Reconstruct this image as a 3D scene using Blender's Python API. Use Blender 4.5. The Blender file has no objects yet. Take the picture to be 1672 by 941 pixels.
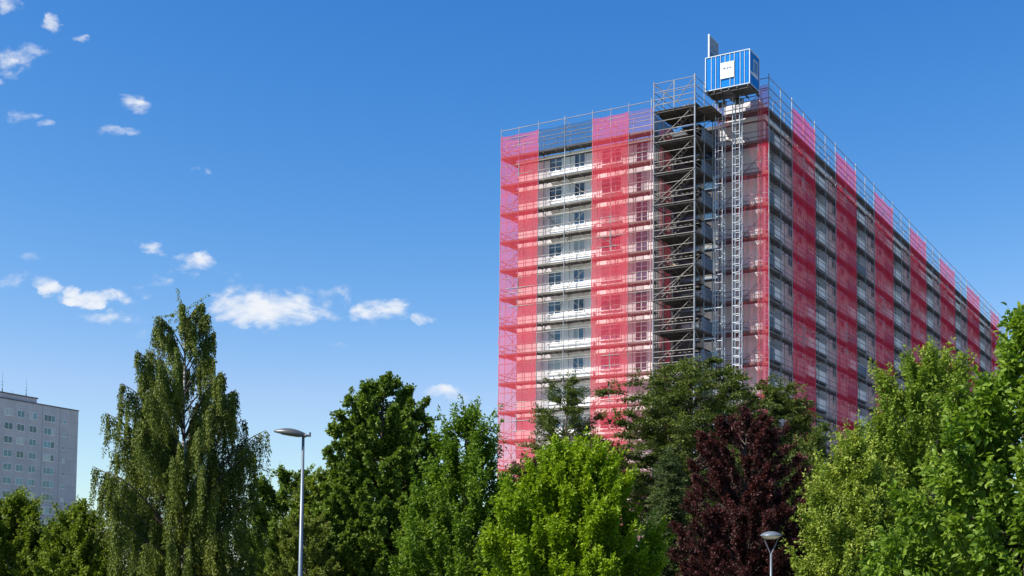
import bpy, math, random
import numpy as np
from mathutils import Matrix, Vector, Euler

D = bpy.data
SC = bpy.context.scene
COL = SC.collection
rad = math.radians

# ------------------------------------------------------------------ camera
W, HPX = 1672.0, 941.0
F = 2040.0
PITCH, ROLL = rad(3.24), 0.0110
PPY = 824.0
CAMZ = 1.7
cam = D.cameras.new('camera')
camo = D.objects.new('camera', cam)
COL.objects.link(camo)
ROT = Matrix.Rotation(rad(90) + PITCH, 3, 'X') @ Matrix.Rotation(ROLL, 3, 'Z')
camo.matrix_world = Matrix.Translation((0, 0, CAMZ)) @ ROT.to_4x4()
cam.sensor_width = 36.0
cam.lens = 36.0 * F / W
cam.shift_y = (PPY - HPX / 2) / W
cam.clip_start = 0.1
cam.clip_end = 20000
SC.camera = camo


def ray(px, py):
    return ROT @ Vector(((px - W / 2) / F, -(py - PPY) / F, -1.0))


def at(px, py, Y):
    d = ray(px, py)
    return Vector((0, 0, CAMZ)) + d * (Y / d.y)


# building frame: origin at the outer scaffold corner, +x along the outward
# direction of the long side, +y along the long side
PHI = rad(-30.9)
_c = at(1256, 940, 110.0)
C0 = Vector((_c.x, _c.y, 0))
GR = Matrix.Rotation(PHI, 3, 'Z')
GI = GR.transposed()


def front(px, py, y0=0.0):
    o = GI @ (Vector((0, 0, CAMZ)) - C0)
    d = GI @ ray(px, py)
    return o + d * ((y0 - o.y) / d.y)


def side(px, py, x0=0.0):
    o = GI @ (Vector((0, 0, CAMZ)) - C0)
    d = GI @ ray(px, py)
    return o + d * ((x0 - o.x) / d.x)


# ------------------------------------------------------------------ materials
def mat(name):
    m = D.materials.new(name)
    m.use_nodes = True
    nt = m.node_tree
    b = nt.nodes['Principled BSDF']
    return m, nt, b


def simple(name, col, rough=0.7, metal=0.0, spec=0.5, var=0.0, scale=3.0, bump=0.0):
    m, nt, b = mat(name)
    b.inputs['Roughness'].default_value = rough
    b.inputs['Metallic'].default_value = metal
    b.inputs['Specular IOR Level'].default_value = spec
    if var > 0:
        tc = nt.nodes.new('ShaderNodeTexCoord')
        n = nt.nodes.new('ShaderNodeTexNoise')
        n.inputs['Scale'].default_value = scale
        n.inputs['Detail'].default_value = 6
        n.inputs['Roughness'].default_value = 0.65
        nt.links.new(tc.outputs['Object'], n.inputs['Vector'])
        r = nt.nodes.new('ShaderNodeValToRGB')
        r.color_ramp.elements[0].position = 0.3
        r.color_ramp.elements[1].position = 0.7
        r.color_ramp.elements[0].color = [c * (1 - var) for c in col] + [1]
        r.color_ramp.elements[1].color = [min(1, c * (1 + var)) for c in col] + [1]
        nt.links.new(n.outputs['Fac'], r.inputs['Fac'])
        nt.links.new(r.outputs['Color'], b.inputs['Base Color'])
        if bump:
            bp = nt.nodes.new('ShaderNodeBump')
            bp.inputs['Strength'].default_value = bump
            nt.links.new(n.outputs['Fac'], bp.inputs['Height'])
            nt.links.new(bp.outputs['Normal'], b.inputs['Normal'])
    else:
        b.inputs['Base Color'].default_value = (*col, 1)
    return m


def plaster(name, col, panel=None):
    """render / concrete with streaks running down and broad soft blotches"""
    m, nt, b = mat(name)
    b.inputs['Roughness'].default_value = 0.85
    b.inputs['Specular IOR Level'].default_value = 0.2
    tc = nt.nodes.new('ShaderNodeTexCoord')
    mp = nt.nodes.new('ShaderNodeMapping')
    mp.inputs['Scale'].default_value = (1.6, 1.6, 0.12)
    n = nt.nodes.new('ShaderNodeTexNoise')
    n.inputs['Scale'].default_value = 1.5
    n.inputs['Detail'].default_value = 8
    n2 = nt.nodes.new('ShaderNodeTexNoise')
    n2.inputs['Scale'].default_value = 0.35
    n2.inputs['Detail'].default_value = 5
    nt.links.new(tc.outputs['Object'], mp.inputs['Vector'])
    nt.links.new(mp.outputs['Vector'], n.inputs['Vector'])
    nt.links.new(tc.outputs['Object'], n2.inputs['Vector'])
    ad = nt.nodes.new('ShaderNodeMath')
    ad.operation = 'ADD'
    nt.links.new(n.outputs['Fac'], ad.inputs[0])
    nt.links.new(n2.outputs['Fac'], ad.inputs[1])
    mr = nt.nodes.new('ShaderNodeMapRange')
    mr.inputs['From Min'].default_value = 0.7
    mr.inputs['From Max'].default_value = 1.36
    mr.inputs['To Min'].default_value = 0.80
    mr.inputs['To Max'].default_value = 1.06
    nt.links.new(ad.outputs[0], mr.inputs['Value'])
    mx = nt.nodes.new('ShaderNodeVectorMath')
    mx.operation = 'SCALE'
    mx.inputs[0].default_value = col
    nt.links.new(mr.outputs['Result'], mx.inputs['Scale'])
    nt.links.new(mx.outputs['Vector'], b.inputs['Base Color'])
    return m


def leafmat(name, cols, trans=0.35, rough=0.45):
    """cols: three linear colours (old leaf, mid, young leaf)"""
    m, nt, b = mat(name)
    geo = nt.nodes.new('ShaderNodeNewGeometry')
    att = nt.nodes.new('ShaderNodeAttribute')
    att.attribute_name = 'tone'
    mul = nt.nodes.new('ShaderNodeMath')
    mul.operation = 'MULTIPLY_ADD'
    mul.inputs[1].default_value = 0.4
    nt.links.new(geo.outputs['Random Per Island'], mul.inputs[0])
    m2 = nt.nodes.new('ShaderNodeMath')
    m2.operation = 'MULTIPLY'
    m2.inputs[1].default_value = 0.6
    nt.links.new(att.outputs['Fac'], m2.inputs[0])
    nt.links.new(m2.outputs[0], mul.inputs[2])
    r = nt.nodes.new('ShaderNodeValToRGB')
    e = r.color_ramp.elements
    e[0].position, e[0].color = 0.1, (*cols[0], 1)
    e[1].position, e[1].color = 0.9, (*cols[2], 1)
    k = e.new(0.5)
    k.color = (*cols[1], 1)
    nt.links.new(mul.outputs[0], r.inputs['Fac'])
    nt.links.new(r.outputs['Color'], b.inputs['Base Color'])
    b.inputs['Roughness'].default_value = rough + .1
    b.inputs['Specular IOR Level'].default_value = 0.22
    t = nt.nodes.new('ShaderNodeBsdfTranslucent')
    br = nt.nodes.new('ShaderNodeMixRGB')
    br.blend_type = 'MULTIPLY'
    br.inputs['Fac'].default_value = 1
    br.inputs['Color2'].default_value = (1.15, 1.25, 0.55, 1)
    nt.links.new(r.outputs['Color'], br.inputs['Color1'])
    nt.links.new(br.outputs['Color'], t.inputs['Color'])
    ms = nt.nodes.new('ShaderNodeMixShader')
    ms.inputs['Fac'].default_value = trans
    nt.links.new(b.outputs[0], ms.inputs[1])
    nt.links.new(t.outputs[0], ms.inputs[2])
    nt.links.new(ms.outputs[0], nt.nodes['Material Output'].inputs['Surface'])
    return m


def netmat(name, col, cover, tcol=None):
    """woven sheeting: part thread (diffuse + translucent), part open holes"""
    m, nt, b = mat(name)
    nt.nodes.remove(b)
    tc = nt.nodes.new('ShaderNodeTexCoord')
    n = nt.nodes.new('ShaderNodeTexNoise')
    n.inputs['Scale'].default_value = 0.45
    n.inputs['Detail'].default_value = 6
    nt.links.new(tc.outputs['Object'], n.inputs['Vector'])
    mp = nt.nodes.new('ShaderNodeMapping')
    mp.inputs['Scale'].default_value = (2.4, 2.4, 0.3)
    n2 = nt.nodes.new('ShaderNodeTexNoise')
    n2.inputs['Scale'].default_value = 2.0
    n2.inputs['Detail'].default_value = 4
    nt.links.new(tc.outputs['Object'], mp.inputs['Vector'])
    nt.links.new(mp.outputs['Vector'], n2.inputs['Vector'])
    ad = nt.nodes.new('ShaderNodeMath')
    nt.links.new(n.outputs['Fac'], ad.inputs[0])
    nt.links.new(n2.outputs['Fac'], ad.inputs[1])
    mr = nt.nodes.new('ShaderNodeMapRange')
    mr.inputs['From Min'].default_value = 0.7
    mr.inputs['From Max'].default_value = 1.3
    mr.inputs['To Min'].default_value = cover - 0.08 * min(1, cover * 2)
    mr.inputs['To Max'].default_value = cover + 0.08 * min(1, cover * 2)
    nt.links.new(ad.outputs[0], mr.inputs['Value'])
    df = nt.nodes.new('ShaderNodeBsdfDiffuse')
    df.inputs['Color'].default_value = (*col, 1)
    tr = nt.nodes.new('ShaderNodeBsdfTranslucent')
    tr.inputs['Color'].default_value = (*(tcol or col), 1)
    a = nt.nodes.new('ShaderNodeMixShader')
    a.inputs['Fac'].default_value = 0.4
    nt.links.new(df.outputs[0], a.inputs[1])
    nt.links.new(tr.outputs[0], a.inputs[2])
    tp = nt.nodes.new('ShaderNodeBsdfTransparent')
    ms = nt.nodes.new('ShaderNodeMixShader')
    nt.links.new(mr.outputs['Result'], ms.inputs['Fac'])
    nt.links.new(tp.outputs[0], ms.inputs[1])
    nt.links.new(a.outputs[0], ms.inputs[2])
    nt.links.new(ms.outputs[0], nt.nodes['Material Output'].inputs['Surface'])
    return m


M = {}
M['wall'] = plaster('pale_render', (0.83, 0.815, 0.82))
M['white'] = plaster('white_panel', (0.87, 0.87, 0.87))
M['balcony'] = plaster('balcony_panel', (0.88, 0.90, 0.93))
M['balcony_blue'] = plaster('blue_grey_panel', (0.16, 0.23, 0.32))
M['dark_wall'] = plaster('shade_dark_wall', (0.10, 0.105, 0.12))  # dark tone stands in for the deep shade in the tower recess
M['soffit'] = plaster('shaded_soffit', (0.12, 0.12, 0.125))  # slab colour darkened to deepen the shade under the balconies
M['loggia'] = plaster('shaded_loggia_render', (0.36, 0.345, 0.345))  # wall render darkened, loggia shade put into its colour
M['far_wall'] = plaster('grey_panel_concrete', (0.50, 0.475, 0.49))
M['roof'] = simple('roof_felt', (0.12, 0.12, 0.13), 0.9, var=0.2)
M['frame'] = simple('window_frame_white', (0.78, 0.78, 0.78), 0.4)
M['coping'] = simple('coping_metal', (0.85, 0.85, 0.86), 0.35)
M['steel'] = simple('galvanised_steel', (0.31, 0.32, 0.34), 0.5, 0.5, var=0.25, scale=0.8)
M['steel_rust'] = simple('worn_scaffold_tube', (0.19, 0.178, 0.17), 0.6, 0.3, var=0.3, scale=0.6)
M['steel_light'] = simple('bright_mast_steel', (0.42, 0.47, 0.53), 0.4, 0.3, var=0.15)
M['board'] = simple('scaffold_board', (0.062, 0.054, 0.047), 0.85, var=0.45, scale=1.2, bump=0.2)
M['toe'] = simple('toe_board', (0.13, 0.115, 0.10), 0.8, var=0.35, scale=0.7)
M['wood'] = simple('pale_timber', (0.33, 0.25, 0.17), 0.8, var=0.3, scale=1.5)
M['dark_steel'] = simple('dark_steel', (0.07, 0.07, 0.075), 0.6, 0.3, var=0.3)
M['cab_blue'] = simple('cabin_blue_paint', (0.0005, 0.155, 0.50), 0.6, spec=0.08, var=0.12, scale=1.0)
M['cab_white'] = simple('cabin_white_paint', (0.50, 0.55, 0.60), 0.45, var=0.12)
M['sign'] = simple('sign_white', (0.72, 0.73, 0.75), 0.5)
M['ink'] = simple('sign_ink', (0.09, 0.13, 0.24), 0.6)
M['ink_faint'] = simple('sign_faint_ink', (0.60, 0.62, 0.70), 0.6)
M['corner_net'] = netmat('worn_red_netting', (0.80, 0.05, 0.10), 0.40)
M['band_net'] = netmat('dark_blue_netting', (0.06, 0.08, 0.12), 0.34)
M['sun_block_net'] = netmat('sun_block_netting', (0.03, 0.032, 0.036), 0.80)  # for the net added to block sun and darken the tower interior
M['shaded_red_net'] = netmat('shaded_red_netting', (0.80, 0.030, 0.085), 0.56, (0.88, 0.03, 0.12))  # denser copy of the red net, shade deepened into its colour
M['red_net'] = netmat('red_netting', (0.86, 0.072, 0.115), 0.47, (0.88, 0.08, 0.13))
M['pink_net'] = netmat('sheer_pink_netting', (0.70, 0.08, 0.13), 0.17)
M['grey_net'] = netmat('grey_netting', (0.07, 0.10, 0.15), 0.12)
M['lamp_grey'] = simple('lamp_grey_paint', (0.085, 0.09, 0.095), 0.4, 0.2, var=0.1)
M['lamp_light'] = simple('lamp_pole_paint', (0.15, 0.18, 0.22), 0.42, 0.3, var=0.1)
M['lens'] = simple('lamp_lens', (0.55, 0.52, 0.45), 0.15)
M['bark'] = simple('bark', (0.075, 0.058, 0.045), 0.9, var=0.4, scale=6, bump=0.5)


def glass(name, lo, hi):
    m, nt, b = mat(name)
    b.inputs['Roughness'].default_value = 0.06
    b.inputs['Specular IOR Level'].default_value = 0.8
    oi = nt.nodes.new('ShaderNodeNewGeometry')
    r = nt.nodes.new('ShaderNodeValToRGB')
    r.color_ramp.interpolation = 'CONSTANT'
    mid = [(a + b_) / 2 for a, b_ in zip(lo, hi)]
    r.color_ramp.elements[0].color = (*lo, 1)
    r.color_ramp.elements[1].position = .82
    r.color_ramp.elements[1].color = (.34, .35, .36, 1)
    for p_, c_ in ((.3, mid), (.6, hi)):
        r.color_ramp.elements.new(p_).color = (*c_, 1)
    o2 = nt.nodes.new('ShaderNodeObjectInfo')
    ad = nt.nodes.new('ShaderNodeMath')
    nt.links.new(oi.outputs['Random Per Island'], ad.inputs[0])
    nt.links.new(o2.outputs['Random'], ad.inputs[1])
    ml = nt.nodes.new('ShaderNodeMath')
    ml.operation = 'FRACT'
    nt.links.new(ad.outputs[0], ml.inputs[0])
    nt.links.new(ml.outputs[0], r.inputs['Fac'])
    nt.links.new(r.outputs['Color'], b.inputs['Base Color'])
    return m


M['glass'] = glass('window_glass', (0.012, 0.022, 0.045), (0.05, 0.11, 0.20))
M['far_glass'] = glass('far_window_glass', (0.010, 0.035, 0.055), (0.09, 0.21, 0.28))


def birch_bark():
    m, nt, b = mat('birch_bark')
    b.inputs['Roughness'].default_value = 0.8
    tc = nt.nodes.new('ShaderNodeTexCoord')
    mp = nt.nodes.new('ShaderNodeMapping')
    mp.inputs['Scale'].default_value = (1.2, 1.2, 5)
    n = nt.nodes.new('ShaderNodeTexNoise')
    n.inputs['Scale'].default_value = 1.6
    n.inputs['Detail'].default_value = 5
    nt.links.new(tc.outputs['Object'], mp.inputs['Vector'])
    nt.links.new(mp.outputs['Vector'], n.inputs['Vector'])
    r = nt.nodes.new('ShaderNodeValToRGB')
    r.color_ramp.elements[0].position = 0.45
    r.color_ramp.elements[0].color = (0.04, 0.035, 0.03, 1)
    r.color_ramp.elements[1].position = 0.55
    r.color_ramp.elements[1].color = (0.42, 0.40, 0.36, 1)
    nt.links.new(n.outputs['Fac'], r.inputs['Fac'])
    nt.links.new(r.outputs['Color'], b.inputs['Base Color'])
    return m


M['birch_bark'] = birch_bark()


# ------------------------------------------------------------------ mesh helper
class MB:
    def __init__(s):
        s.v, s.f, s.m = [], [], []
        s.mi = 0

    def face(s, pts):
        i = len(s.v)
        s.v += [tuple(p) for p in pts]
        s.f.append(tuple(range(i, i + len(pts))))
        s.m.append(s.mi)

    def box(s, x0, x1, y0, y1, z0, z1, mi=None):
        if mi is not None:
            s.mi = mi
        i = len(s.v)
        s.v += [(x0, y0, z0), (x1, y0, z0), (x1, y1, z0), (x0, y1, z0),
                (x0, y0, z1), (x1, y0, z1), (x1, y1, z1), (x0, y1, z1)]
        for q in ((0, 3, 2, 1), (4, 5, 6, 7), (0, 1, 5, 4), (1, 2, 6, 5), (2, 3, 7, 6), (3, 0, 4, 7)):
            s.f.append(tuple(i + k for k in q))
            s.m.append(s.mi)
        return s

    def tube(s, p, q, r, r2=None, n=6, mi=None):
        if mi is not None:
            s.mi = mi
        p, q = Vector(p), Vector(q)
        d = (q - p)
        if d.length < 1e-6:
            return s
        d.normalize()
        a = d.orthogonal().normalized()
        b = d.cross(a)
        r2 = r if r2 is None else r2
        i = len(s.v)
        for c, rr in ((p, r), (q, r2)):
            for k in range(n):
                t = 2 * math.pi * k / n
                s.v.append(tuple(c + (a * math.cos(t) + b * math.sin(t)) * rr))
        for k in range(n):
            s.f.append((i + k, i + (k + 1) % n, i + n + (k + 1) % n, i + n + k))
            s.m.append(s.mi)
        s.f.append(tuple(i + k for k in range(n - 1, -1, -1)))
        s.m.append(s.mi)
        s.f.append(tuple(i + n + k for k in range(n)))
        s.m.append(s.mi)
        return s

    def path(s, pts, rs, n=6):
        """tapered tube along a polyline"""
        pts = [Vector(p) for p in pts]
        i0 = len(s.v)
        for j, c in enumerate(pts):
            d = (pts[min(j + 1, len(pts) - 1)] - pts[max(j - 1, 0)]).normalized()
            a = d.cross(Vector((0.31, 0.93, 0.17))).normalized()
            b = d.cross(a)
            for k in range(n):
                t = 2 * math.pi * k / n
                s.v.append(tuple(c + (a * math.cos(t) + b * math.sin(t)) * rs[j]))
        for j in range(len(pts) - 1):
            for k in range(n):
                s.f.append((i0 + j * n + k, i0 + j * n + (k + 1) % n, i0 + (j + 1) * n + (k + 1) % n, i0 + (j + 1) * n + k))
                s.m.append(s.mi)
        s.f.append(tuple(i0 + (len(pts) - 1) * n + k for k in range(n)))
        s.m.append(s.mi)
        return s

    def lathe(s, prof, n=24, sx=1, sy=1, c=(0, 0, 0)):
        i0 = len(s.v)
        for r, z in prof:
            for k in range(n):
                t = 2 * math.pi * k / n
                s.v.append((c[0] + r * math.cos(t) * sx, c[1] + r * math.sin(t) * sy, c[2] + z))
        for j in range(len(prof) - 1):
            for k in range(n):
                s.f.append((i0 + j * n + k, i0 + j * n + (k + 1) % n, i0 + (j + 1) * n + (k + 1) % n, i0 + (j + 1) * n + k))
                s.m.append(s.mi)
        return s

    def build(s, name, mats, parent=None, smooth=False, off=(0, 0, 0)):
        me = D.meshes.new(name)
        v = s.v if off == (0, 0, 0) else [(a - off[0], b - off[1], c - off[2]) for a, b, c in s.v]
        me.from_pydata(v, [], s.f)
        if not isinstance(mats, (list, tuple)):
            mats = [mats]
        for m_ in mats:
            me.materials.append(m_)
        me.polygons.foreach_set('material_index', s.m)
        if smooth:
            me.polygons.foreach_set('use_smooth', [True] * len(s.f))
        me.update()
        o = D.objects.new(name, me)
        COL.objects.link(o)
        if parent:
            o.parent = parent
        return o


def tag(o, label, cat, group=None):
    o['label'] = label
    o['category'] = cat
    if group:
        o['group'] = group
    return o


def empty(name, loc, label, cat, group=None, rz=0.0):
    o = D.objects.new(name, None)
    o.empty_display_size = 0.5
    COL.objects.link(o)
    o.location = loc
    o.rotation_euler = (0, 0, rz)
    return tag(o, label, cat, group)


def place(src, loc, parent, rz=0.0):
    """copy of a part with its sub-parts"""
    c = src.copy()
    COL.objects.link(c)
    c.parent = parent
    c.location = loc
    c.rotation_euler = (0, 0, rz)
    for ch in src.children:
        d = ch.copy()
        COL.objects.link(d)
        d.parent = c
    return c


# ------------------------------------------------------------------ levels and plan
ZTOP = 46.7
FH = 2.88
DECKS = [43.8 - FH * k for k in range(15)]
ROOF = 43.55
DW = 1.1          # deck width
DL = .74          # deck width on the long side
WO = 1.3          # wall set back from outer scaffold plane


def fx(px, py):
    return front(px, py).x


XL = fx(819, 202)
X847 = fx(848, 196)
X880 = fx(880, 190)
X923 = fx(923, 181)
X968 = fx(968, 172)
X998 = fx(998, 165)
X1027 = fx(1027, 159)
X1064 = fx(1064, 151)
XT0 = fx(1100, 145)
XT1 = fx(1165, 131)
X1238 = fx(1238, 114)
edge_px = [1256, 1293, 1330, 1364, 1397, 1427, 1457, 1485, 1511, 1534, 1558, 1578, 1598, 1617, 1630, 1642]
BAY = [side(p, 108 + 1.067 * (p - 1256)).y for p in edge_px]
BAY[0] = 0.0
BLEN = BAY[-1]
print('front x', [round(v, 2) for v in (XL, X847, X880, X923, X968, X1027, X1064, XT0, XT1, X1238)])
print('bays', [round(v, 2) for v in BAY])
XWL = XL + WO     # left end of the building
TD = 4.4          # stair tower depth

# ------------------------------------------------------------------ setting
g = MB()
N = 24
for i in range(N):
    for j in range(N):
        s_ = 6000.0 / N
        g.face([(-3000 + i * s_, -1500 + j * s_, 0), (-3000 + (i + 1) * s_, -1500 + j * s_, 0),
                (-3000 + (i + 1) * s_, -1500 + (j + 1) * s_, 0), (-3000 + i * s_, -1500 + (j + 1) * s_, 0)])
go = g.build('ground', simple('lawn', (0.075, 0.095, 0.04), 0.95, var=0.4, scale=0.6, bump=0.4))
go['kind'] = 'structure'
p = MB().box(-60, 60, 18.6, 22.4, -0.1, 0.008)
po = p.build('path', simple('path_asphalt', (0.06, 0.06, 0.062), 0.9, var=0.25, scale=8, bump=0.3))
po['kind'] = 'structure'

y_ = MB().box(-110, 140, -55, 190, -0.2, 0.012)  # unseen pale paving, added to bounce sunlight onto the shaded walls
yo = y_.build('bounce_yard', simple('bounce_paving', (0.40, 0.38, 0.35), 0.9, var=0.15, scale=2, bump=0.2), off=(0, 0, 0))
yo.location = C0
yo.rotation_euler = (0, 0, PHI)
yo['kind'] = 'structure'

# ------------------------------------------------------------------ apartment building
bld = empty('apartment_building', C0, 'long white high-rise block of flats wrapped in scaffolding', 'building', rz=PHI)
w = MB()
XR = -.95                  # long side wall plane
YF = WO                   # end wall plane
REC = 0.65                 # loggia depth
# core
w.box(XWL, XR - REC - 0.25, YF + 3.0, BLEN - 1.0, 0, ROOF - 0.3)
# end wall, left part (flush) and right part, recess between
w.box(XWL, X1064 + 0.6, YF, YF + 3.0 - 0.003, 0, ROOF - 0.3)
w.box(XT1 + 0.15, XR - REC - 0.253, YF, YF + 3.0 - 0.003, 0, ROOF - 0.3)
w.build('wall', M['wall'], bld)
# corner strip of the long side beside the end wall
w = MB()
w.box(XR - REC - 0.25, XR, YF, YF + 0.5, 0, ROOF - 0.3)
# flush bays (behind the red nets) and cross walls between loggias
for i in range(15):
    y0, y1 = max(BAY[i], YF + 0.5), min(BAY[i + 1], BLEN - 1.0)
    if i % 2 == 1:
        w.box(XR - REC - 0.247, XR - 0.002, y0 + 0.003, y1 - 0.003, 0, ROOF - 0.303)
    else:
        w.box(XR - REC - 0.247, XR - REC - .244, y0, y1, 0, ROOF - 0.303)
w.build('long_wall', M['wall'], bld)
w = MB()
for i in range(0, 15, 2):
    y0, y1 = max(BAY[i], YF + 0.5), min(BAY[i + 1], BLEN - 1.0)
    w.box(XR - REC - .246, XR - REC - .20, y0 + .01, y1 - .01, 0, ROOF - .31)
w.build('loggia_wall', M['loggia'], bld)
# recess back wall behind the stair tower
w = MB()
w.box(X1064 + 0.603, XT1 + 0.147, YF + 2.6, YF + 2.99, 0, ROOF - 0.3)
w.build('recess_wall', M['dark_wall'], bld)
w = MB()
w.box(XWL - 0.15, XR + 0.15, YF - 0.15, BLEN - 0.85, ROOF - 0.295, ROOF + 0.02)
w.build('roof', M['roof'], bld)
w = MB()
w.box(XWL - 0.19, X1064 + .3, YF - 0.22, YF - 0.153, ROOF - 0.2, ROOF + 0.10)
w.box(XT1 + .3, XR + 0.22, YF - 0.22, YF - 0.153, ROOF - 0.2, ROOF + 0.10)
w.box(XR + 0.153, XR + 0.22, YF - 0.15, BLEN - 0.85, ROOF - 0.2, ROOF + 0.10)
w.build('coping', M['coping'], bld)
# plant room on the roof behind the hoist landing: pale upstand
w = MB()
w.box(XT1 + .4, XR - 0.5, YF + 0.4, YF + 3.2, ROOF + 0.02, ROOF + 1.9)
w.build('roof_upstand', M['wall'], bld)

rng = random.Random(5)


def window_proto(name, wd, ht, nm, mat_f, mat_g, rail=False):
    """window in the xz plane facing -y; frame > pane"""
    f = MB()
    t, dp = 0.07, 0.08
    f.box(-wd / 2, wd / 2, -dp, 0.01, 0, t)
    f.box(-wd / 2, wd / 2, -dp, 0.01, ht - t, ht)
    f.box(-wd / 2, -wd / 2 + t, -dp + .002, 0.008, t, ht - t)
    f.box(wd / 2 - t, wd / 2, -dp + .002, 0.008, t, ht - t)
    for k in range(1, nm):
        x = -wd / 2 + wd * k / nm
        f.box(x - t * .55, x + t * .55, -dp + .004, 0.006, t, ht - t)
    if rail:
        f.box(-wd / 2 + t, wd / 2 - t, -dp + .006, 0.004, ht * .70, ht * .70 + .06)
    f.box(-wd / 2 - .05, wd / 2 + .05, -dp - .09, 0.0, -.05, -.003)
    fo = f.build(name, mat_f)
    gl = MB()
    for k in range(nm):
        x0, x1 = -wd / 2 + wd * k / nm, -wd / 2 + wd * (k + 1) / nm
        gl.box(x0 + .03, x1 - .03, -dp * .5, -dp * .5 + .02, .03, ht - .03)
    go_ = gl.build('pane', mat_g, fo)
    return fo


P_two = window_proto('window', 1.5, 1.35, 2, M['frame'], M['glass'], True)
P_one = window_proto('window', 1.25, 1.35, 2, M['frame'], M['glass'], False)
P_big = window_proto('window', 2.2, 1.5, 2, M['frame'], M['glass'], True)
P_tall = window_proto('window', 1.3, 2.0, 2, M['frame'], M['glass'], True)
P_dark = window_proto('window', 1.9, 1.7, 2, M['balcony_blue'], M['glass'], True)
protos = [P_two, P_one, P_big, P_tall, P_dark]
used = {}
count = [0]
extra_f, extra_g = MB(), MB()


def add_window(P, x, y, z, rz):
    """the first hundred as parts, the others merged"""
    if count[0] < 100:
        count[0] += 1
        return place(P, (x, y, z), bld, rz)
    R = Matrix.Rotation(rz, 3, 'Z')
    for src, dst in ((P, extra_f), (P.children[0], extra_g)):
        i0 = len(dst.v)
        dst.v += [tuple(R @ v.co + Vector((x, y, z))) for v in src.data.vertices]
        for pl in src.data.polygons:
            dst.f.append(tuple(i0 + k for k in pl.vertices))
            dst.m.append(0)


LV = range(1, 14)   # floors that show
xw1 = front(908, 300, YF).x
xw2 = front(947, 292, YF).x
xw3 = front(999, 285, YF).x
xw4 = front(1049, 275, YF).x
for k in LV:
    zf = DECKS[k]
    add_window(P_two, xw1, YF - .001, zf + 1.05, 0)
    add_window(P_one, xw2, YF - .001, zf + 1.05, 0)
    add_window(P_big, xw3, YF - .001, zf + .85, 0)
    add_window(P_tall, xw4, YF - .001, zf + .45, 0)
# white spandrel panels below the paired windows
xs0, xs1 = front(900, 300, YF).x, front(972, 290, YF).x
for k in LV:
    s_ = MB()
    zf = DECKS[k]
    xm = (xs0 + xs1) / 2
    s_.box(xs0, xm - .02, YF - .22, YF - .004, zf - .05, zf + .92)
    s_.box(xm + .02, xs1, YF - .22, YF - .004, zf - .05, zf + .92)
    s_.build('balcony_panel', M['white'], bld)
# recess: glazed doors of the flats behind the stair tower
xr0, xr1 = X1064 + 0.7, XT1
for k in LV:
    for f_ in (0.30, 0.72):
        add_window(P_dark, xr0 + (xr1 - xr0) * f_, YF + 2.6, DECKS[k] + .55, 0)
# long side
bal_n = 0
for i in range(15):
    y0, y1 = max(BAY[i], YF + 0.5), min(BAY[i + 1], BLEN - 1.0)
    ym = (y0 + y1) / 2
    for k in range(1, 15):
        zf = DECKS[k] + .98
        if i % 2 == 1:
            for f_ in (.3, .72):
                add_window(P_one, XR - .001, y0 + (y1 - y0) * f_, zf + 1.0, math.pi / 2)
        else:
            for q in range(4):
                add_window(P_dark if q % 2 else P_one, XR - REC - .199, y0 + (y1 - y0) * (q + .55) / 4, zf + (.95 if q % 2 == 0 else .4), math.pi / 2)
# balconies: slab and parapet, one part per bay and floor
for i in range(0, 15, 2):
    y0, y1 = max(BAY[i], YF + 0.503), min(BAY[i + 1], BLEN - 1.0)
    ym = (y0 + y1) / 2
    for k in range(1, 14):
        zf = DECKS[k] + .98
        b = MB()
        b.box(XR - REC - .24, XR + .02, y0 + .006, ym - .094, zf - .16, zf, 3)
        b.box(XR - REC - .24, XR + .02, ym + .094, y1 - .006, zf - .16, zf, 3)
        first = 1 if (i == 0 or rng.random() < .35) else 0
        b.box(XR - .05, XR + .03, y0 + .03, ym - .12, zf + .06, zf + 1.02, first)
        b.box(XR - .05, XR + .03, ym + .12, y1 - .03, zf + .06, zf + 1.02, 1 if (i % 4 == 0 and i > 0 and rng.random() < .3) else 0)
        b.box(XR - .07, XR + .05, y0 + .02, y1 - .02, zf + 1.023, zf + 1.07, 0)
        if rng.random() < .45:      # things kept on the balcony: a low cabinet
            yy = rng.uniform(y0 + .6, ym - .7)
            b.box(XR - REC + .1, XR - .5, yy, yy + .5, zf + .003, zf + rng.uniform(.9, 1.5), 2)
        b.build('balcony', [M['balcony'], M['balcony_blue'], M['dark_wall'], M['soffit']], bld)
ef = extra_f.build('window', M['frame'], bld)
ef['kind'] = 'stuff'
extra_g.build('pane', M['glass'], ef)
for P in protos:
    for ch in list(P.children):
        D.objects.remove(ch)
    D.objects.remove(P)

# ------------------------------------------------------------------ scaffolds
TR = 0.036


def railing(mb, x0, y0, x1, y1, z, hs=(0.5, 1.0), r=TR):
    for h in hs:
        jx = rng.uniform(-.02, .02)
        mb.tube((x0, y0, z + h + jx), (x1, y1, z + h + rng.uniform(-.02, .02)), r, n=5)


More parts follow.
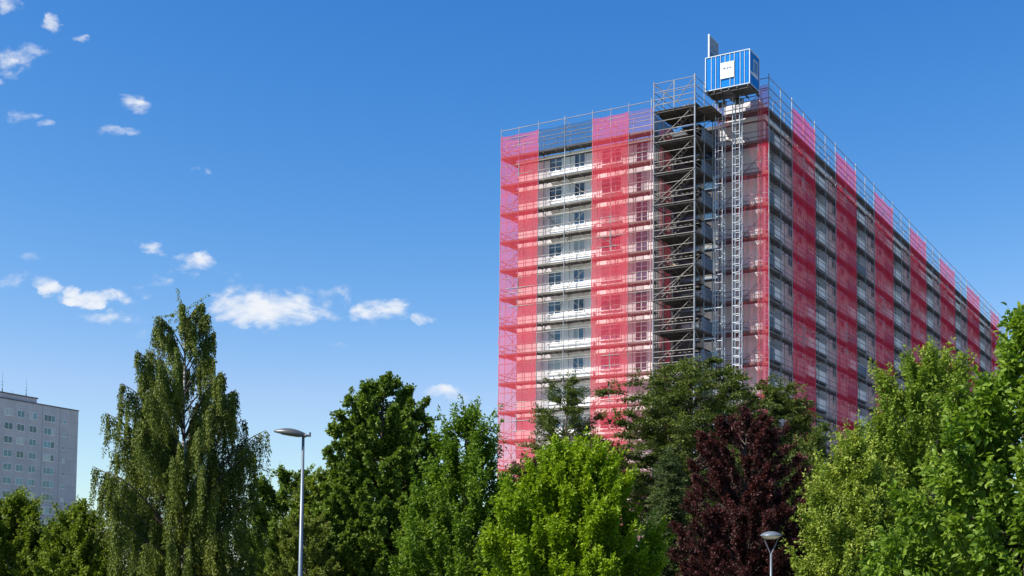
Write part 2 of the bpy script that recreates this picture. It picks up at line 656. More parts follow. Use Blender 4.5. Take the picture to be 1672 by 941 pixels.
# --- end wall scaffold (left of the tower, with its return on the far end)
sf = empty('facade_scaffold', C0, 'steel tube scaffold with board decks on the sunlit end wall left of the stair tower', 'scaffolding', rz=PHI)
postsF = [XL, X847, X880, X923, X968, X998, X1027, X1064]
for x in postsF:
    top = ZTOP if x in (XL, X880, X923, X968, X1027, X1064) else ZTOP - .15
    r = .05 if x in (X923, X1064) else TR
    MB().tube((x, 0, 0), (x, 0, top + .25), r).build('upright_post', M['steel'], sf)
    MB().tube((x, DW, 0), (x, DW, DECKS[0] + 2.0), TR).build('upright_post', M['steel'], sf)
RET = 5.2
for y in (RET * .5, RET):
    for x in (XL, XL + DW):
        MB().tube((x, y, 0), (x, y, ZTOP - .6), TR).build('upright_post', M['steel'], sf)
for k, z in enumerate(DECKS):
    d = MB()
    nb = 4
    for b in range(nb):
        ya = .06 + (DW - .12) * b / nb
        d.box(XL + .02, X1064 + .3, ya + .006, ya + (DW - .12) / nb - .006, z - .06, z - rng.uniform(0, .012), 0)
        d.box(XL + .06 + (DW - .12) * b / nb + .006, XL + .06 + (DW - .12) * (b + 1) / nb - .006, DW, RET, z - .064, z - rng.uniform(.004, .012), 0)
    d.box(XL, X1064 + .3, .036, .062, z, z + .17, 1)
    d.box(XL + .036, XL + .062, .1, RET, z, z + .17, 1)
    for x in postsF:
        d.tube((x, -.05, z - .11), (x, DW + .1, z - .11), .035, n=5, mi=2)
    for x in [XL + (X1064 - XL) * (j + .5) / 12 for j in range(12)]:
        d.box(x - .04, x + .04, .08, DW - .02, z - .12, z - .064, 2)
    d.build('deck', [M['board'], M['toe'], M['steel_rust']], sf)
    gr = MB()
    railing(gr, XL, 0, X1064 + .2, 0, z, (0.5, 1.0, 2.0) if k else (0.55, 1.1, 1.9, 2.85))
    railing(gr, XL, 0, XL, RET, z, (0.5, 1.0))
    railing(gr, XL + DW, DW, XL + DW, RET, z, (1.0,))
    if k == 0:
        railing(gr, XL, DW, X1064, DW, z, (1.0, 1.9))
    gr.build('guardrail', M['steel_rust'], sf)
    prs = [(X880, X923), (X923, X968), (XL, X847), (X968, X1027)]
    for j, (a, b_) in enumerate(prs):
        if (j + k) % 3 == 2:
            continue
        if (k + j) % 2:
            a, b_ = b_, a
        MB().tube((a, .05 if j % 2 else DW, z + .1), (b_, .05 if j % 2 else DW, z + FH - .2), .027, n=5).build('diagonal_brace', M['steel_rust'], sf)
    # return end: crossing braces
    MB().tube((XL + .05, 0, z), (XL + DW, RET * .5, z + FH), .03, n=5).build('diagonal_brace', M['steel_rust'], sf)

# --- scaffold bay between tower and corner (hoist bay)
sh = empty('facade_scaffold', C0, 'narrow scaffold bay with pink netted decks behind the hoist masts at the corner', 'scaffolding', rz=PHI)
postsH = [XT1 + .15, (XT1 + X1238) / 2, X1238]
for x in postsH:
    for y in (0, DW):
        MB().tube((x, y, 0), (x, y, ZTOP if y == 0 else DECKS[0] + 1.5), TR).build('upright_post', M['steel'], sh)
for k, z in enumerate(DECKS):
    d = MB()
    for b in range(4):
        ya = .06 + (DW - .12) * b / 4
        d.box(XT1 + .15, -.10, ya + .006, ya + (DW - .12) / 4 - .006, z - .06, z - rng.uniform(0, .012), 0)
    d.box(XT1 + .15, -.10, .036, .062, z, z + .2, 1)
    for x in postsH:
        d.tube((x, -.05, z - .11), (x, DW + .1, z - .11), .035, n=5, mi=2)
    d.build('deck', [M['board'], M['toe'], M['steel_rust']], sh)
    gr = MB()
    railing(gr, XT1 + .15, 0, -.06, 0, z, (0.5, 1.0) if k else (0.5, 1.0, 1.9, 2.85))
    gr.build('guardrail', M['steel_rust'], sh)
    a, b_ = (postsH[0], postsH[1]) if k % 2 else (postsH[1], postsH[2])
    MB().tube((a, DW, z + .3), (b_, DW, z + 2.2), .026, n=5).build('diagonal_brace', M['steel_rust'], sh)

# --- long side scaffold
sl = empty('facade_scaffold', C0, 'very long steel tube scaffold on the shaded long side of the block', 'scaffolding', rz=PHI)
ys = []
for i in range(15):
    ys += [BAY[i], (BAY[i] + BAY[i + 1]) / 2]
ys.append(BLEN)
for j, y in enumerate(ys):
    MB().tube((0, y, 0), (0, y, ZTOP + (.3 if j % 2 == 0 else .05)), .048 if j % 2 == 0 else .04).build('upright_post', M['steel'], sl)
    MB().tube((-DL, y, 0), (-DL, y, DECKS[0] + 1.8), TR).build('upright_post', M['steel'], sl)
for k, z in enumerate(DECKS):
    d = MB()
    for b in range(4):
        xa = -.06 - (DL - .12) * b / 4
        d.box(xa - (DL - .12) / 4 + .006, xa - .006, .02, BLEN, z - .06, z - rng.uniform(0, .012), 0)
    d.box(-.062, -.036, .1, BLEN, z, z + .15, 1)
    for y in ys:
        d.tube((.05, y, z - .11), (-DL - .1, y, z - .11), .035, n=5, mi=2)
    d.build('deck', [M['board'], M['toe'], M['steel_rust']], sl)
    gr = MB()
    railing(gr, 0, 0, 0, BLEN, z, (0.5, 1.0, 2.0) if k else (0.55, 1.1, 1.9, 2.85))
    gr.build('guardrail', M['steel_rust'], sl)
    for j in range(0, 10):
        if (j + k) % 4 == 0 or k == 0:
            MB().tube((-DL, ys[2 * j], z + .1), (-DL, ys[2 * j + 1], z + FH - .3), .026, n=5).build('diagonal_brace', M['steel_rust'], sl)
for y in ys:
    gr = MB().tube((0, y, DECKS[0] + 1.75), (-DL, y, DECKS[0] + 1.75), .034, n=5)
    gr.build('transom', M['steel_rust'], sl)

# --- stair tower
st = empty('stair_tower', C0, 'dark projecting scaffold stair tower with stacked decks between the red net and the hoist', 'scaffolding', rz=PHI)
xm = (XT0 + XT1) / 2
for x, y, r in ((XT0, -TD, .06), (XT1, -TD, .075), (XT0, -.15, .05), (XT1, -.15, .05), (XT1, -TD * .5, .05), (XT0, -TD * .5, .04)):
    MB().tube((x, y, 0), (x, y, ZTOP - .2 if y < -1 else ZTOP - 1.5), r, n=8).build('upright_post', M['steel'], st)
MB().tube((xm, -TD, DECKS[0]), (xm, -TD, ZTOP - .4), .05).build('upright_post', M['steel'], st)
for k, z in enumerate(DECKS):
    d = MB()
    nb = 12
    xs_ = XT0 - .05 + (rng.uniform(0, 1.1) if k else 0)
    for b in range(nb):
        ya = -TD + .05 + (TD - .05) * b / nb
        d.box(xs_ + rng.uniform(-.05, .1), XT1 + .06 + rng.uniform(-.06, .06), ya + .008, ya + (TD - .05) / nb - .008, z - .07, z - rng.uniform(0, .02), 0)
    d.box(XT1 - .01, XT1 + .03, -TD, -.1, z + .002, z + .15, 1)
    for x in (XT0, xm, XT1):
        d.tube((x, -TD - .1, z - .13), (x, 0, z - .13), .04, n=5, mi=2)
    for y in (-TD + .1, -TD * .66, -TD * .33, -.2):
        d.tube((XT0, y, z - .20), (XT1, y, z - .20), .035, n=5, mi=2)
    d.build('deck', [M['board'], M['toe'], M['dark_steel']], st)
    gr = MB()
    hs = (-.05, 0.5, 1.0, 1.85) if k else (0.5, 1.0, 1.7, 2.5)
    railing(gr, XT0, -TD, XT1, -TD, z, hs, .032)
    railing(gr, XT1, -TD, XT1, -.1, z, (0.5, 1.0) if k else hs, .032)
    railing(gr, XT0, -TD, XT0, -.1, z, (0.5, 1.0) if k else hs, .032)
    railing(gr, XT0, -TD + 1.15, XT1, -TD + 1.15, z, (1.0,) if k else (1.0, 2.0), .026)
    for q in range(2 if k else 0):      # odd loose tubes and ties
        x_ = rng.uniform(XT0, xm)
        gr.tube((x_, -TD + rng.uniform(.2, 2.5), z + rng.uniform(.1, 1.2)), (x_ + rng.uniform(.8, 2.4), -TD + rng.uniform(.2, 2.5), z + rng.uniform(.8, 2.4)), .022, n=5)
    if k == 0:
        gr.tube((XT0, -TD, z + .2), (xm, -TD, z + 2.4), .034)
        gr.tube((xm, -TD, z + .3), (XT1, -TD, z + 2.45), .034)
        gr.tube((XT0, -TD, z + 2.4), (xm + .6, -TD + .02, z + .2), .03)
        gr.tube((XT0, -.2, z + .2), (xm, -.2, z + 2.2), .03)
    gr.build('guardrail', M['steel_rust'], st)
    if k > 0:
        # stair flight rising to the right just behind the front rails
        s_ = MB()
        x0_, x1_ = XT0 + .3 + rng.uniform(-.15, .25), XT1 - .25 + rng.uniform(-.25, .15)
        for yy in (-TD + .28, -TD + 1.0):
            s_.tube((x0_, yy, z + .05), (x1_, yy, z + FH - .15), .028, n=5)
        for q in range(1, 11):
            t = q / 11
            xx, zz = x0_ + (x1_ - x0_) * t, z + .05 + (FH - .2) * t
            s_.box(xx - .10, xx + .10, -TD + .3, -TD + .98, zz - .015, zz + .015)
        s_.build('stair_flight', M['steel_rust'], st)
        if k % 3 == 0:
            MB().tube((XT0, -TD - .05, z + .1), (XT1, -TD - .05, z + FH - .1), .026, n=5).build('diagonal_brace', M['steel_rust'], st)
        for q in range(3):
            xa_, xb_ = sorted((rng.uniform(XT0, XT1), rng.uniform(XT0, XT1)))
            yy = -TD + rng.uniform(.9, 3.6)
            MB().tube((xa_, yy, z + rng.uniform(0, .5)), (xb_, yy + rng.uniform(-.5, .5), z + rng.uniform(1.8, 2.7)), .022, n=5).build('diagonal_brace', M['steel_rust'], st)
        hl = MB()
        for q in range(6):
            ya = -TD + 1.3 + q * .46
            hl.box(xm + .1 + rng.uniform(-.4, .1), XT1 - .05, ya, ya + .44, z + FH * .5 - .06, z + FH * .5)
        hl.tube((xm - .2, -TD + 1.3, z + FH * .5 + .95), (XT1, -TD + 1.3, z + FH * .5 + .95), .026, n=5)
        hl.build('half_landing', M['board'], st)
        MB().tube((XT1 + .03, -TD, z + (.2 if k % 2 else FH - .2)), (XT1 + .03, -.3, z + (FH - .2 if k % 2 else .2)), .026, n=5).build('diagonal_brace', M['steel_rust'], st)
        # slack cable looping between decks
        c_ = MB()
        p0, p1 = Vector((xm + rng.uniform(-.8, 1.5), -TD + .4, z + FH - .3)), Vector((XT1 - .2, -rng.uniform(.5, 2.5), z + rng.uniform(.6, 2.2)))
        pts = [p0.lerp(p1, q / 8) - Vector((0, 0, .9 * math.sin(math.pi * q / 8))) for q in range(9)]
        c_.path(pts, [.018] * 9, 5)
        c_.build('cable', M['dark_steel'], st)
        # blue grey boards on the right hand side of the tower
        b = MB()
        b.box(XT1 - .03, XT1 - .002, -TD * .62, -.2, z + .03, z + 1.25)
        b.build('side_panel', M['balcony_blue'], st)
    # materials stored on the decks
    if k in (0, 1, 3, 5, 6, 8, 10):
        b = MB()
        x_, y_, h_ = XT0 + rng.uniform(.9, 2.4), rng.uniform(-3.6, -2.0), 0
        for q in range(rng.randint(3, 6)):
            dx, hh = rng.uniform(-.05, .05), rng.uniform(.08, .16)
            b.box(x_ + dx, x_ + .75 + dx, y_ + dx, y_ + .8, z + .004 + h_, z + h_ + hh)
            h_ += hh + .004
        o = b.build('material_stack', M['wood'], None, off=(x_, y_, z))
        o.location = C0 + GR @ Vector((x_, y_, z))
        o.rotation_euler = (0, 0, PHI)
        tag(o, 'low stack of building material lying on a stair tower deck', 'material stack', 'material stacks on the stair tower decks')

# ------------------------------------------------------------------ netting
nrng = np.random.default_rng(3)


def net(name, axis, a0, a1, z0, z1, off, material, label, group, sag=0.2, cat='netting'):
    """hanging sheet with billow and a tied hem at every deck.  axis 'x' = end wall, 'y' = long side"""
    nu = max(4, int(abs(a1 - a0) / 0.45))
    nv = max(6, int((z1 - z0) / 0.36))
    mb = MB()
    ph = nrng.uniform(0, 6.28, 6)
    verts = []
    for j in range(nv + 1):
        z = z0 + (z1 - z0) * j / nv
        tie = abs(math.sin(math.pi * (DECKS[0] - z) / FH))
        for i in range(nu + 1):
            u = i / nu
            a = a0 + (a1 - a0) * u
            bil = tie * math.sin(math.pi * u) * (0.6 + .4 * math.sin(z * 1.1 + ph[0])) * sag
            rip = .03 * math.sin(a * 5.1 + z * .7 + ph[1]) + .025 * math.sin(z * 4.3 + a * 1.7 + ph[2]) + nrng.normal(0, .012)
            a += (.045 * math.sin(z * 1.9 + ph[4]) + .03 * math.sin(z * 5.1 + ph[5])) * tie * (1 if i in (0, nu) else 0)
            o = off + bil * math.sin(ph[3] + z * .45) + rip * tie
            zz = z - (.10 * math.sin(math.pi * ((u * 2) % 1)) if j == nv else 0)
            verts.append((a, -o, zz) if axis == 'x' else (o, a, zz))
    mb.v = verts
    for j in range(nv):
        for i in range(nu):
            q = j * (nu + 1) + i
            mb.f.append((q, q + 1, q + nu + 2, q + nu + 1))
            mb.m.append(0)
    org = (a0, 0, z0) if axis == 'x' else (0, a0, z0)
    o = mb.build(name, material, None, True, off=org)
    o.location = C0 + GR @ Vector(org)
    o.rotation_euler = (0, 0, PHI)
    tag(o, label, cat, group)
    return o


NT = ZTOP - 0.62
G1 = 'red debris nets hung on the scaffolding'
net('debris_net', 'x', XL, X880, 3, NT, .07, M['red_net'], 'red net strip at the far left edge of the sunlit end wall', G1)
net('debris_net', 'x', X968, X1027, 3, NT, .07, M['red_net'], 'red net strip between two uncovered window bays of the sunlit end wall', G1)
net('debris_net', 'x', X1238, -.02, 3, NT, .07, M['corner_net'], 'narrow red net strip on the end wall just left of the building corner', G1, .03)
net('debris_net', 'x', XT1 + .2, X1238, 3, NT - 1.0, .06, M['pink_net'], 'sheer pink net over the blank wall behind the hoist masts', G1)
net('debris_net', 'x', X1027, X1064 + .3, 3, NT, .06, M['pink_net'], 'sheer pink net over the window bay left of the stair tower', G1)
net('debris_net', 'x', X1064 + .35, XT0 - .7, 3, DECKS[0] + .4, -1.1, M['shaded_red_net'], 'red net hanging in the dark gap behind the stair tower', G1)
ordn = ['first', 'second', 'third', 'fourth', 'fifth', 'sixth', 'seventh']
for n_, i in enumerate(range(1, 15, 2)):
    net('debris_net', 'y', BAY[i], BAY[i + 1], 3, NT, .07, M['shaded_red_net'],
        ordn[n_] + ' red net strip along the shaded long side, counted from the building corner', G1)
net('debris_net', 'y', -TD + .15, -.15, 3, DECKS[0] - .1, XT0 - .08, M['sun_block_net'], 'added dense dark net keeping sun out of the far side of the stair tower', None, .05)
G2 = 'grey nets hung on the scaffolding'
ordn = ['first', 'second', 'third', 'fourth', 'fifth', 'sixth', 'seventh', 'eighth']
for n_, i in enumerate(range(0, 15, 2)):
    net('debris_net', 'y', BAY[i] + .03, BAY[i + 1] - .03, 3, NT, .06, M['grey_net'],
        ordn[n_] + ' thin grey net strip over the balconies of the long side, counted from the corner', G2)
net('debris_net', 'x', X880 + .03, X968 - .03, DECKS[0] - .1, NT, .06, M['band_net'], 'thin grey net above the roof edge between two red strips of the end wall', G2)

# ------------------------------------------------------------------ hoist
YM = -1.5


def mast(x, label):
    t = empty('hoist_mast', C0 + GR @ Vector((x, YM, 0)), label, 'mast', 'lattice masts of the building hoist', PHI)
    hw, ztop = .33, (front(1152, 151, -3.3).z + front(1224, 134, -3.3).z) / 2 - .36
    for sx in (-1, 1):
        for sy in (-1, 1):
            MB().tube((sx * hw, sy * hw, 0), (sx * hw, sy * hw, ztop), .042).build('rail', M['steel_light'], t)
    lt = MB()
    z = .3
    k = 0
    while z < ztop - .5:
        for sx in (-1, 1):
            lt.tube((sx * hw, -hw, z), (sx * hw, hw, z), .018, n=5)
        for sy in (-1, 1):
            lt.tube((-hw, sy * hw, z), (hw, sy * hw, z), .022, n=5)
        if k % 2 == 0:
            lt.tube((-hw, hw, z), (hw, hw, z + .75), .022, n=5)
            lt.tube((hw, -hw, z), (hw, hw, z + .75), .022, n=5)
        z += .75
        k += 1
    lt.build('lattice', M['steel_light'], t)
    ties = MB()
    for q in range(1, 14, 3):
        ties.tube((-.25, hw, DECKS[q] + .4), (-.45, -YM + .3, DECKS[q] + .4), .03, n=5)
        ties.tube((.25, hw, DECKS[q] + .4), (.45, -YM + .3, DECKS[q] + .4), .03, n=5)
    ties.build('wall_tie', M['steel_rust'], t)
    bs = MB().box(-.8, .8, -.8, .8, 0, .25)
    bs.build('base', M['dark_steel'], t)


xm1 = front(1176, 300, YM).x
xm2 = front(1204, 300, YM).x
mast(xm1, 'bright steel lattice hoist mast beside the dark stair tower')
mast(xm2, 'bright steel lattice hoist mast on the side nearer the building corner')

YC = -3.3
bl = front(1152, 151, YC)
br = front(1224, 134, YC)
tr_ = front(1224, 80, YC)
CX0, CX1, CZ0, CZ1 = bl.x, br.x, (bl.z + br.z) / 2, tr_.z
CD = 2.45
print('cabin', CX0, CX1, CZ0, CZ1)
cb = empty('hoist_cabin', C0 + GR @ Vector((CX0, YC, CZ0)), 'blue ribbed hoist cabin with white sign at the top of the masts', 'hoist', rz=PHI)
CW, CH = CX1 - CX0, CZ1 - CZ0
b = MB()
t = .03
b.box(0.02, CW - .02, .03, .03 + t, .02, CH - .02)
b.box(0.02, CW - .02, CD - .06, CD - .06 + t, .02, CH - .02)
b.box(.03, .03 + t, .063, CD - .063, .02, CH - .02)
b.box(CW - .06, CW - .03, .063, CD - .063, .02, CH - .02)
b.build('wall_panel', M['cab_blue'], cb)
b = MB()
e = .036
for x in (0, CW):
    for y in (0, CD):
        b.box(x - e, x + e, y - e, y + e, -.02, CH + .02)
for z in (0, CH):
    for y in (0, CD):
        b.box(e, CW - e, y - e + .004, y + e - .004, z - e * .9, z + e * .9)
    for x in (0, CW):
        b.box(x - e + .004, x + e - .004, e, CD - e, z - e * .9, z + e * .9)
b.build('cabin_frame', M['cab_white'], cb)
rib_x = [.135, .235, .345, .45, .56, .66, .79, .885]
for f_ in rib_x:
    x = CW * f_
    hw = .02
    if f_ in (.45, .56):
        for za, zb in ((.09, CH * .25), (CH * .755, CH - .08)) if f_ == .56 else ((CH * .755, CH - .08),):
            MB().box(x - hw, x + hw, -.03, .028, za, zb).build('rib', M['cab_white'], cb)
    else:
        MB().box(x - hw, x + hw, -.03, .028, .05, CH - .05).build('rib', M['cab_white' if f_ not in (.345, .66) else 'steel'], cb)
# shallow darker flutes beside the ribs
for f_ in (.185, .29, .73, .84, .94):
    x = CW * f_
    MB().box(x - .09, x + .09, -.005, .028, .06, CH - .06).build('flute', M['cab_blue'], cb)
sg = MB().box(CW * .352, CW * .652, -.075, -.033, CH * .27, CH * .745).build('sign', M['sign'], cb)
s_ = MB()
# two unreadable lines of lettering: a bold word over a thin one, plus a faint crest
x = CW * .405
r2 = random.Random(11)
while x < CW * .60:
    wd = r2.uniform(.08, .12)
    h = r2.choice((.2, .2, .28))
    s_.box(x, x + wd * .35, -.081, -.078, CH * .525, CH * .525 + h)
    s_.box(x + wd * .35, x + wd, -.0808, -.078, CH * .525 + r2.choice((0, .06, .12)), CH * .525 + r2.choice((.18, .2)))
    x += wd + .018
x = CW * .42
while x < CW * .585:
    wd = r2.uniform(.02, .04)
    s_.box(x, x + wd, -.081, -.078, CH * .475, CH * .475 + .05)
    x += wd + .014
s_.build('lettering', M['ink'], sg)
s_ = MB()
s_.box(CW * .475, CW * .52, -.081, -.078, CH * .65, CH * .69)
s_.box(CW * .47, CW * .525, -.0806, -.078, CH * .70, CH * .715)
s_.build('crest', M['ink_faint'], sg)
# side window and lower panel on the shaded end
b = MB()
for (ya, yb, za, zb) in ((.95, 2.05, 1.25, 1.31), (.95, 2.05, 2.42, 2.48), (.95, 1.01, 1.313, 2.417), (1.99, 2.05, 1.313, 2.417)):
    b.box(CW - .028, CW + .02, ya, yb, za, zb)
b.box(CW - .028, CW + .012, .3, 2.1, .98, 1.18)
wf = b.build('window', M['cab_white'], cb)
MB().box(CW - .02, CW - .008, 1.01, 1.99, 1.31, 2.42).build('pane', M['glass'], wf)
# floor with beams below
b = MB()
b.box(-.03, CW + .03, 0.06, CD - .06, -.10, -.052)
for f_ in (.04, .2, .36, .53, .72, .96):
    x = CW * f_
    b.box(x - .05, x + .05, -.02, CD + .5, -.24, -.102)
b.box(CW * .36, CW * .56, .05, CD + .5, -.30, -.243)
for y in (.15, CD * .5, CD - .1):
    b.box(0, CW, y - .05, y + .05, -.34, -.302)
b.build('floor', M['dark_steel'], cb)
# drive units gripping the two masts
for x in (xm1 - CX0, xm2 - CX0):
    MB().box(x - .36, x + .36, YM - YC + .36, YM - YC + .62, -.8, -.35).build('drive_unit', M['dark_steel'], cb)
# raised gate standing up at the left end
gx = CW * .075
b = MB()
b.box(gx - .07, gx + .07, -.04, .10, CH + .05, CH + 2.15)
b.box(gx - .03, gx + .03, 2.2, 2.28, CH + .05, CH + 2.15)
b.box(gx - .025, gx + .025, .14, 2.2, CH + 2.08, CH + 2.14)
b.box(gx - .025, gx + .025, .14, 2.2, CH + .75, CH + .81)
gt = b.build('raised_gate', M['cab_white'], cb)
b = MB()
b.box(gx - .015, gx + .015, .143, 2.197, CH + .813, CH + 2.077)
b.build('gate_panel', simple('gate_grey', (.22, .25, .28), .6, var=.3, scale=2), gt)
b = MB()
b.box(gx - .012, gx + .012, .143, 2.197, CH + .1, CH + .747)
b.build('gate_panel', M['balcony_blue'], gt)
# landing platform between tower top and cabin
b = MB()
for q in range(9):
    ya = -TD + .2 + q * .42
    b.box(XT1 + .07, CX0 + .9, ya, ya + .40, DECKS[0] - .42, DECKS[0] - .36)
for y in (-TD + .4, -TD + 2.0, -.6):
    b.tube((XT1, y, DECKS[0] - .46), (CX0 + .9, y, DECKS[0] - .46), .04, n=5)
b.build('landing', M['board'], st)
# ------------------------------------------------------------------ distant block
pA = at(120, 940, 272.0)
fa = rad(90 - 24.0)
R2 = Matrix.Rotation(fa, 3, 'Z')   # local +x runs along the visible face, away to the right
fb = empty('apartment_building', (pA.x, pA.y, 0), 'distant grey concrete tower block with rows of small windows', 'building', rz=fa)
FI = R2.transposed()


def farface(px, py):
    o = FI @ (Vector((0, 0, CAMZ)) - Vector((pA.x, pA.y, 0)))
    d = FI @ ray(px, py)
    return o + d * ((0 - o.y) / d.y)


ztopF = farface(128, 672).z
w = MB()
w.box(-46, 0, 0, 14, 0, ztopF)
w.build('wall', M['far_wall'], fb)
w = MB()
w.box(-46.1, .1, -.1, 14.1, ztopF + .003, ztopF + .25)
w.build('roof', M['roof'], fb)
# panel joints as shallow proud strips
w = MB()
for j in range(1, 14):
    w.box(-46, 0, -.03, -.003, ztopF - .9 - 2.8 * j + .9, ztopF - .9 - 2.8 * j + .98)
for px in (97, 68):
    x = farface(px, 720).x
    w.box(x - .05, x + .05, -.034, -.003, 0, ztopF)
w.build('panel_joint', simple('joint_grey', (.30, .30, .32), .9), fb)
xa, xb = farface(8, 645), farface(69, 655)
w = MB()
w.box(xa.x, xb.x, 1.5, 9, ztopF + .25, farface(69, 652).z + .1)
pr = w.build('plant_room', M['far_wall'], fb)
w = MB()
zpr = farface(69, 652).z + .1
w.box(xa.x - .2, xb.x + .2, 1.3, 9.2, zpr + .003, zpr + .25)
w.build('coping', M['roof'], pr)
for px, hh in ((21, 4.6), (60, 4.0), (38, 1.0)):
    x = farface(px, 650).x
    a = MB().tube((x, 3, zpr + .25), (x, 3, zpr + .25 + hh * .22), .14, .10)
    a.tube((x, 3, zpr + .25 + hh * .22), (x, 3, zpr + hh + .25), .035, .015)
    if hh > 2:
        a.tube((x - .3, 3, zpr + hh * .42), (x + .3, 3, zpr + hh * .42), .04, n=5)
        a.tube((x - .2, 3, zpr + hh * .55), (x + .2, 3, zpr + hh * .55), .04, n=5)
    a.build('antenna', M['dark_steel'], fb)
cols = [(14, 178, 2.3, 2), (34, 187, 2.0, 2), (54, 196, 2.0, 2), (81, 208, 3.1, 3), (105, 218, .8, 1)]
far_protos = {}
for px, cy, wd, nm in cols:
    x = farface(px, 680).x
    P = window_proto('window', wd, 1.45 if nm > 1 else .8, nm, M['frame'], M['far_glass'])
    ztop_w = farface(px, 610 + cy / 2.845).z
    for j in range(11):
        if nm == 1 and rng.random() < .12:
            continue
        place(P, (x, -.001, ztop_w - .8 - 2.8 * j), fb)
    for extra in ([-3.9, -7.6, -11.5] if px == 14 else []):
        for j in range(11):
            if count[0] < 400:
                pass
    for ch in list(P.children):
        D.objects.remove(ch)
    D.objects.remove(P)

# ------------------------------------------------------------------ street lamps
LY = 45.0
base = at(490.5, 941, LY)
headp = at(496, 712, LY)
lp = empty('street_lamp', (base.x, base.y, 0), 'tall grey street lamp with flat leaf-shaped head beside the birch', 'lamp')
hz = headp.z
b = MB()
b.mi = 0
b.path([(0, 0, 0), (0, 0, 1.2), (0.0, 0, 1.25), (0, 0, hz - .05)], [.11, .11, .085, .05], 12)
b.build('pole', M['lamp_light'], lp, True)
# head: loft of sections along -x, rising to the tip
b = MB()
secs = []
for j in range(15):
    t_ = j / 14
    x = .10 - 1.16 * t_
    wdt = .02 + .23 * math.sin(math.pi * min(1, (t_ * .93 + .05))) ** .75
    topz = .03 + .19 * math.sin(math.pi * min(1, t_ * .80 + .10)) + .10 * t_
    botz = -.04 + .125 * t_ + .06 * t_ ** 3
    secs.append((x, wdt, topz, botz))
nS = 14
for (x, wdt, tz, bz) in secs:
    for k in range(nS):
        a_ = 2 * math.pi * k / nS
        zz = bz + (tz - bz) * max(0, math.sin(a_)) ** .8 if math.sin(a_) > 0 else bz + .02 * math.sin(a_)
        b.v.append((x, wdt * math.cos(a_), zz))
for j in range(14):
    for k in range(nS):
        b.f.append((j * nS + k, j * nS + (k + 1) % nS, (j + 1) * nS + (k + 1) % nS, (j + 1) * nS + k))
        b.m.append(0)
b.f.append(tuple(range(nS)))
b.m.append(0)
b.f.append(tuple(14 * nS + k for k in range(nS)))
b.m.append(0)
b.v = [(x, y, z + hz) for x, y, z in b.v]
hd = b.build('lamp_head', M['lamp_grey'], lp, True)
b = MB()
for j in range(3, 12):
    x, wdt, tz, bz = secs[j]
    b.v += [(x, -wdt * .8, bz - .028 + hz), (x, wdt * .8, bz - .028 + hz)]
for j in range(8):
    b.f.append((2 * j, 2 * j + 1, 2 * j + 3, 2 * j + 2))
    b.m.append(0)
b.build('lens', M['lens'], hd)
b = MB()
b.box(.08, .27, -.035, .035, hz - .03, hz + .045)
b.box(.22, .272, -.04, .04, hz + .046, hz + .13)
b.build('bracket', M['lamp_grey'], lp)

L2 = 54.0
base = at(1259, 941, L2)
top = at(1257, 868, L2)
lp = empty('park_lamp', (base.x, base.y, 0), 'short park lamp with shallow dome shade on a Y bracket in front of purple tree', 'lamp')
hz = top.z - .12
b = MB()
b.path([(0, 0, 0), (0, 0, .8), (0, 0, .84), (0, 0, hz - .85)], [.075, .075, .055, .045], 12)
b.build('pole', M['lamp_light'], lp, True)
for sx in (-1, 1):
    MB().path([(0, 0, hz - .9), (sx * .06, 0, hz - .75), (sx * .27, 0, hz - .28), (sx * .33, 0, hz - .12)], [.03, .026, .022, .022], 8).build('bracket_arm', M['lamp_light'], lp, True)
b = MB().lathe([(.0, .13), (.14, .12), (.28, .08), (.40, .02), (.475, -.06), (.48, -.075), (.45, -.075), (.2, -.06)], 32, c=(0, 0, hz))
sh_ = b.build('lamp_shade', M['lamp_light'], lp, True)
b = MB().lathe([(.42, -.078), (.34, -.16), (.2, -.21), (.08, -.225), (0, -.225)], 28, c=(0, 0, hz))
b.build('diffuser', M['lens'], sh_, True)

